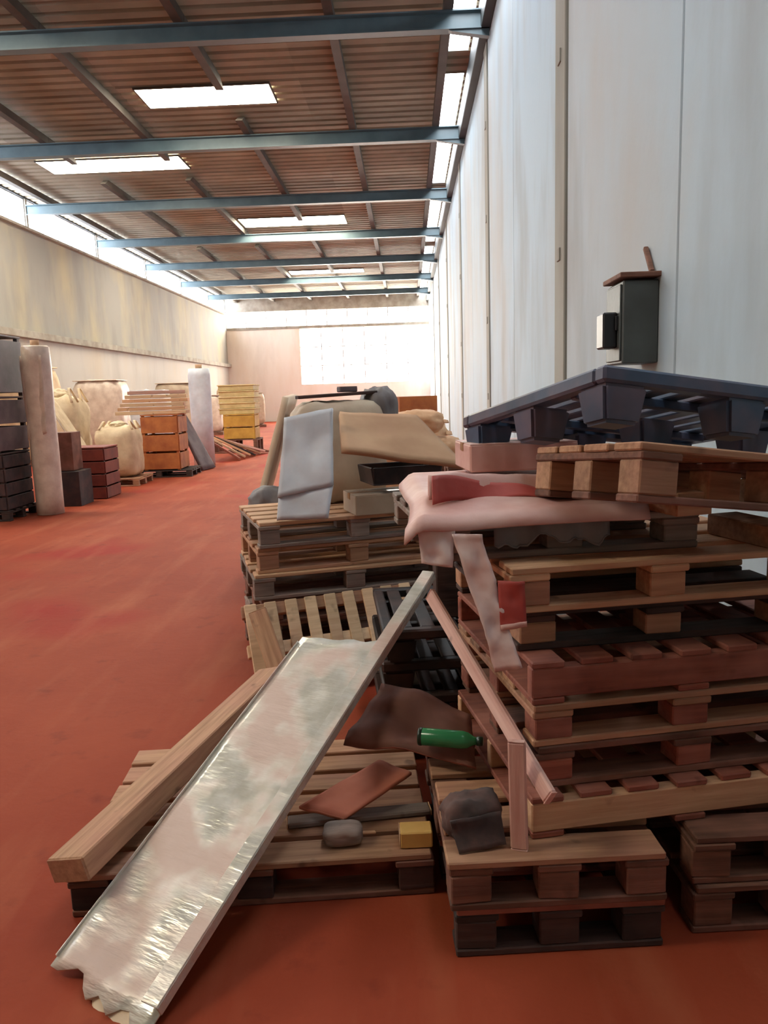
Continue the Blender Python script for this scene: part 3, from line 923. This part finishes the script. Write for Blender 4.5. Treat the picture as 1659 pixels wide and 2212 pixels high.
# heap of tan sacks and cartons by the right wall, farther down the hall
GF = 'tan sacks heaped by the right wall'
for i in range(2):
    for k in range(2):
        block_pallet('pallet under the heap of tan sacks, %s row, %s' % (('nearer', 'farther')[k], ('on the floor', 'upper')[i]), at_corner(-0.55 + 0.02 * i, 8.8 + k * 1.0, 0.15 * i, 2, 1.2, 0.8), 1.2, 0.8, 0.15, 'w_tan', 'w_brown', 'pallets under the tan sacks')
k = 0
for (x, y, z_, sz, rz, ry, txt) in ((-0.24, 9.15, 0.30, (0.56, 0.5, 0.42), 0, 0, 'bottom one at the aisle side'), (0.36, 9.15, 0.30, (0.52, 0.5, 0.44), 0, 0, 'bottom one at the wall side'),
                                 (-0.22, 9.15, 0.74, (0.58, 0.5, 0.34), 0.1, 0, 'middle one at the aisle side'), (0.40, 9.15, 0.76, (0.52, 0.48, 0.32), 0.0, 0, 'middle one at the wall side'),
                                 (0.12, 9.15, 1.11, (0.6, 0.45, 0.30), 0.1, 0.0, 'top one'), (0.02, 10.2, 0.3, (0.9, 0.6, 0.50), 0, 0, 'back one on the farther pallet'), (0.1, 10.2, 0.84, (0.8, 0.55, 0.46), 0.1, 0, 'back one lying higher')):
    sack('tan paper sack in the heap by the right wall, ' + txt, (x, y, z_), sz, (0, ry, rz), 'sack_tan', 11 + k * 3.1, GF)
    k += 1
carton('red brown carton on top of the tan sack heap', (0.1, 10.15, 1.36), (0.5, 0.4, 0.2), 0.2, 'orange')
# ================================================================ CABINET on the right wall
t = thing('switch_cabinet', 'dark grey switch cabinet mounted on the white wall above the blue pallet', 'cabinet', (1.44, 5.03, 1.74))
box('body', 'cab', t, (0.22, 0.36, 0.50), (0, 0, 0.25), bev=0.008)
d = box('door', 'cab', t, (0.012, 0.32, 0.46), (-0.116, 0, 0.25), bev=0.004)
box('handle', 'black', d, (0.02, 0.02, 0.09), (-0.014, -0.12, 0))
box('top_ledge', 'w_brown', t, (0.26, 0.42, 0.03), (-0.005, 0, 0.53), bev=0.004)
box('switch_box', 'black', t, (0.09, 0.17, 0.22), (-0.165, -0.02, 0.21), bev=0.01)
box('conduit', 'w_brown', t, (0.03, 0.03, 0.22), (0.09, -0.02, 0.64), (-0.7, 0, 0), bev=0.006)

# ================================================================ LEFT ROW of stored goods
block_pallet('dark pallet under the tall grey cabinet by the left row', at_corner(-6.9, 10.35, 0, 2, 1.3, 0.9), 1.3, 0.9, 0.15, 'w_dark', 'w_dark', 'pallets under the left row')
crate('dark slatted crate standing under the grey panel crate', (-6.15, 10.8, 0.15), (1.0, 0.8, 0.78), 0.03, 'dark_panel', 'w_dark', 4)
crate('dark crate with wide boards on the lowest dark crate', (-6.15, 10.8, 0.96), (1.0, 0.8, 0.75), -0.02, 'mauve', 'w_dark', 2)
crate('tall grey panel crate topmost at the start of the left row', (-6.15, 10.8, 1.74), (1.05, 0.8, 0.82), 0.02, 'grey_panel', 'grey_panel', 1)
t = thing('wrapped_roll', 'tall white plastic-wrapped roll standing on the floor beside dark crates', 'roll', (-5.33, 11.05, 0))
tube('roll', 'white_wrap', t, [(0.10, 0), (0.19, 0.005), (0.19, 0.3), (0.195, 0.9), (0.19, 1.6), (0.20, 2.2), (0.19, 2.42), (0.17, 2.44)], n=28)
tube('cardboard_core', 'card', t, [(0.06, 0), (0.06, 0.1)], (0, 0, 2.42))
patch('loose_wrap', 'white_wrap', t, wavy(bil((-0.19, -0.10, 2.3), (0.16, -0.17, 2.3), (0.15, -0.19, 1.2), (-0.16, -0.14, 1.1)), 0.03, 4, 2, (0, -1, 0)), 10, 14, 0.006)
carton('dark carton at the foot of the red board crate', (-5.5, 12.05, 0.0), (0.6, 0.55, 0.55), 0.05, 'dark_panel')
crate('dull red crate behind the white wrapped roll', (-5.6, 12.95, 0.0), (0.95, 0.7, 0.85), 0.05, 'red_box', 'w_dark', 4)
carton('dull red brown carton on the dark carton beside the wrapped roll', (-5.55, 12.05, 0.56), (0.5, 0.45, 0.6), 0.1, 'card_brown')


def bulk_bag(label, loc, size, rz, seed, group):
    sx, sy, sz = size
    t = thing('bulk_bag', label, 'bag', loc, (0, 0, rz), group)
    link('bag_body', lump_mesh('bag_body', sx, sy, sz, 4.5, 0.10, 2.4, seed), 'bag_cream', t)
    for x in (-1, 1):
        for y in (-1, 1):
            patch('lifting_loop', 'bag_cream', t, lambda s, u, x=x, y=y: Vector((x * sx * (0.40 - 0.1 * math.sin(PI * s)), y * sy * (0.40 - 0.3 * s), sz * (0.93 + 0.16 * math.sin(PI * s)) + 0.0 * u)) + Vector((0.05 * u, 0, 0)), 10, 1, 0.012)
    link('filling_spout', lump_mesh('filling_spout', sx * 0.4, sy * 0.4, sz * 0.16, 2.2, 0.25, 3, seed + 2), 'bag_cream', t, (0, 0, sz * 0.93))
    return t


GB = 'cream bulk bags along the left row'
block_pallet('tan pallet under the cream bulk bags', at_corner(-6.3, 14.4, 0, 3, 1.1, 1.0), 1.1, 1.0, 0.15, 'w_tan', 'w_tan', 'pallets under the left row')
bulk_bag('slumped cream bulk bag on the tan pallet beside the aisle', (-5.7, 14.95, 0.15), (0.8, 0.8, 1.0), 0.1, 3.3, GB)
bulk_bag('cream bulk bag set deeper in the row behind the red crate', (-6.85, 15.0, 0.0), (0.95, 0.9, 1.75), 0.0, 7.3, GB)
# cream tarpaulin sheet sloping from the deeper bag to the floor
dr = thing('draped_sheet', 'cream sheet sloping down in front of the bulk bags to the floor', 'sheet', (-5.3, 13.4, 0))
def drape(s, u):
    x = -6.75 + 1.15 * s
    z_ = 1.95 - 1.93 * s ** 1.25 + 0.06 * noise.noise(Vector((s * 5, u * 5, 2)))
    return Vector((x, 13.55 + 0.45 * u + 0.15 * s, max(z_, 0.03)))
patch('sheet', 'bag_cream', dr, drape, 24, 12, 0.015, (-5.3, 13.4, 0))
patch('hem', 'white_wrap', dr, lambda s, u: drape(s, 0) + Vector((0, -0.01, 0.03 * u)), 24, 1, 0.02, (-5.3, 13.4, 0))

block_pallet('dark pallet under the orange brown crate', at_corner(-6.0, 15.9, 0, 4, 1.4, 1.0), 1.4, 1.0, 0.15, 'w_dark', 'w_dark', 'pallets under the left row')
crate('orange brown crate beside the aisle in the left row', (-5.25, 16.4, 0.15), (0.75, 0.8, 1.15), 0.06, 'orange', 'orange', 3)
carton('black block standing for the dark of the gap beside the orange brown crate', (-5.9, 16.3, 0.15), (0.42, 0.6, 0.8), 0.02, 'black_plastic', tape=False)  # black body added to paint the shade in the gap by the crate
slab('leaning_board', 'grey mauve board leaning against the far side of the orange crate', 'board', ((-4.72, 17.2, 0.02), (-4.6, 17.9, 0.02), (-5.25, 18.0, 1.25), (-5.3, 17.3, 1.3)), 0.06, 'mauve', 'mauve', 0.01)
for i in range(6):
    plank('stacked_plank', 'pale plank stacked across the top of the orange crate and bags, ' + ('bottom', 'second from bottom', 'third from bottom', 'fourth from bottom', 'fifth from bottom', 'top pinkish')[i] + ' one', 'plank',
          (-6.2 + 0.05 * i, 16.3, 1.33 + 0.085 * i), (-4.75 - 0.04 * (i % 3), 16.5 + 0.03 * i, 1.33 + 0.085 * i), 0.5, 0.07, ('w_cream', 'w_light', 'w_cream', 'w_light', 'w_cream', 'w_pink')[i], group='pale planks on the orange crate')
t = thing('wrapped_roll', 'white wrapped roll standing among the far goods beyond the planks', 'roll', (-5.1, 18.9, 0))
tube('roll', 'white_sack', t, [(0.15, 0), (0.26, 0.005), (0.26, 1.2), (0.27, 2.2), (0.25, 2.36)], n=24)
tube('cardboard_core', 'card', t, [(0.08, 0), (0.08, 0.1)], (0, 0, 2.36))
G8 = 'fallen planks in the left row'
for i in range(7):
    a = (-5.8 + 0.12 * i, 19.6 + 0.35 * i, 0.95 - 0.10 * i)
    b = (-4.45 + 0.05 * i, 19.9 + 0.42 * i, 0.02 + 0.02 * (i % 3))
    plank('fallen_plank', ('red', 'cream', 'pale', 'dark', 'tan', 'pink', 'brown')[i] + ' plank fallen slantwise onto the floor beyond the mauve board', 'plank', a, b, 0.22, 0.05, ('w_red', 'w_cream', 'w_light', 'w_dark', 'w_tan', 'w_pink', 'w_brown')[i], group=G8)
block_pallet('brown pallet under the ochre crate far down the left row', at_corner(-5.9, 22.6, 0.0, 2, 1.4, 1.2), 1.4, 1.2, 0.4, 'w_brown', 'w_brown', 'pallets under the left row')
crate('ochre yellow crate far down the left row', (-5.05, 23.2, 0.4), (0.9, 0.9, 0.72), 0.04, 'ochre', 'ochre', 2)
for i in range(5):
    b = thing('stacked_tray', 'straw yellow tray stacked on the ochre crate, ' + ('lowest', 'second lowest', 'middle', 'second highest', 'topmost')[i], 'tray', (-5.1, 23.3, 1.15 + 0.175 * i), (0, 0, 0.04 * (i % 2)), 'straw yellow trays')
    box('tray_body', 'straw', b, (1.05, 0.9, 0.14), (0, 0, 0.07), bev=0.008)
    box('rim', 'straw', b, (1.10, 0.95, 0.03), (0, 0, 0.15), bev=0.006)

# goods along the left wall, behind the row
GW = 'pale wrapped loads along the left wall'
for i, (x, y, sx, sz, mm) in enumerate(((-10.2, 20.5, 1.4, 2.6, 'bag_cream'), (-9.6, 24.0, 1.5, 2.3, 'white_wrap'), (-9.3, 27.5, 1.4, 2.0, 'white_sack'), (-9.4, 31.0, 1.5, 2.3, 'tarp'), (-9.2, 35.0, 1.4, 1.8, 'white_wrap'), (-8.9, 39.0, 1.5, 2.2, 'cream'), (-8.8, 43.0, 1.5, 1.9, 'tarp'))):
    t = thing('wrapped_load', ('cream', 'white', 'blue-white', 'beige', 'whitish low', 'cream farther', 'beige farthest')[i] + ' wrapped load standing before the left wall', 'load', (x, y, 0), (0, 0, 0.05 * i), GW)
    box('pallet_base', 'w_brown', t, (sx, 1.2, 0.14), (0, 0, 0.07))
    link('wrapped_goods', lump_mesh('wrapped_goods', sx, 1.2, sz - 0.14, 7, 0.05, 2.4, i * 2.7), mm, t, (0, 0, 0.14))
    box('top_sheet', mm, t, (sx * 0.9, 1.08, 0.03), (0, 0, sz - 0.01), bev=0.01)
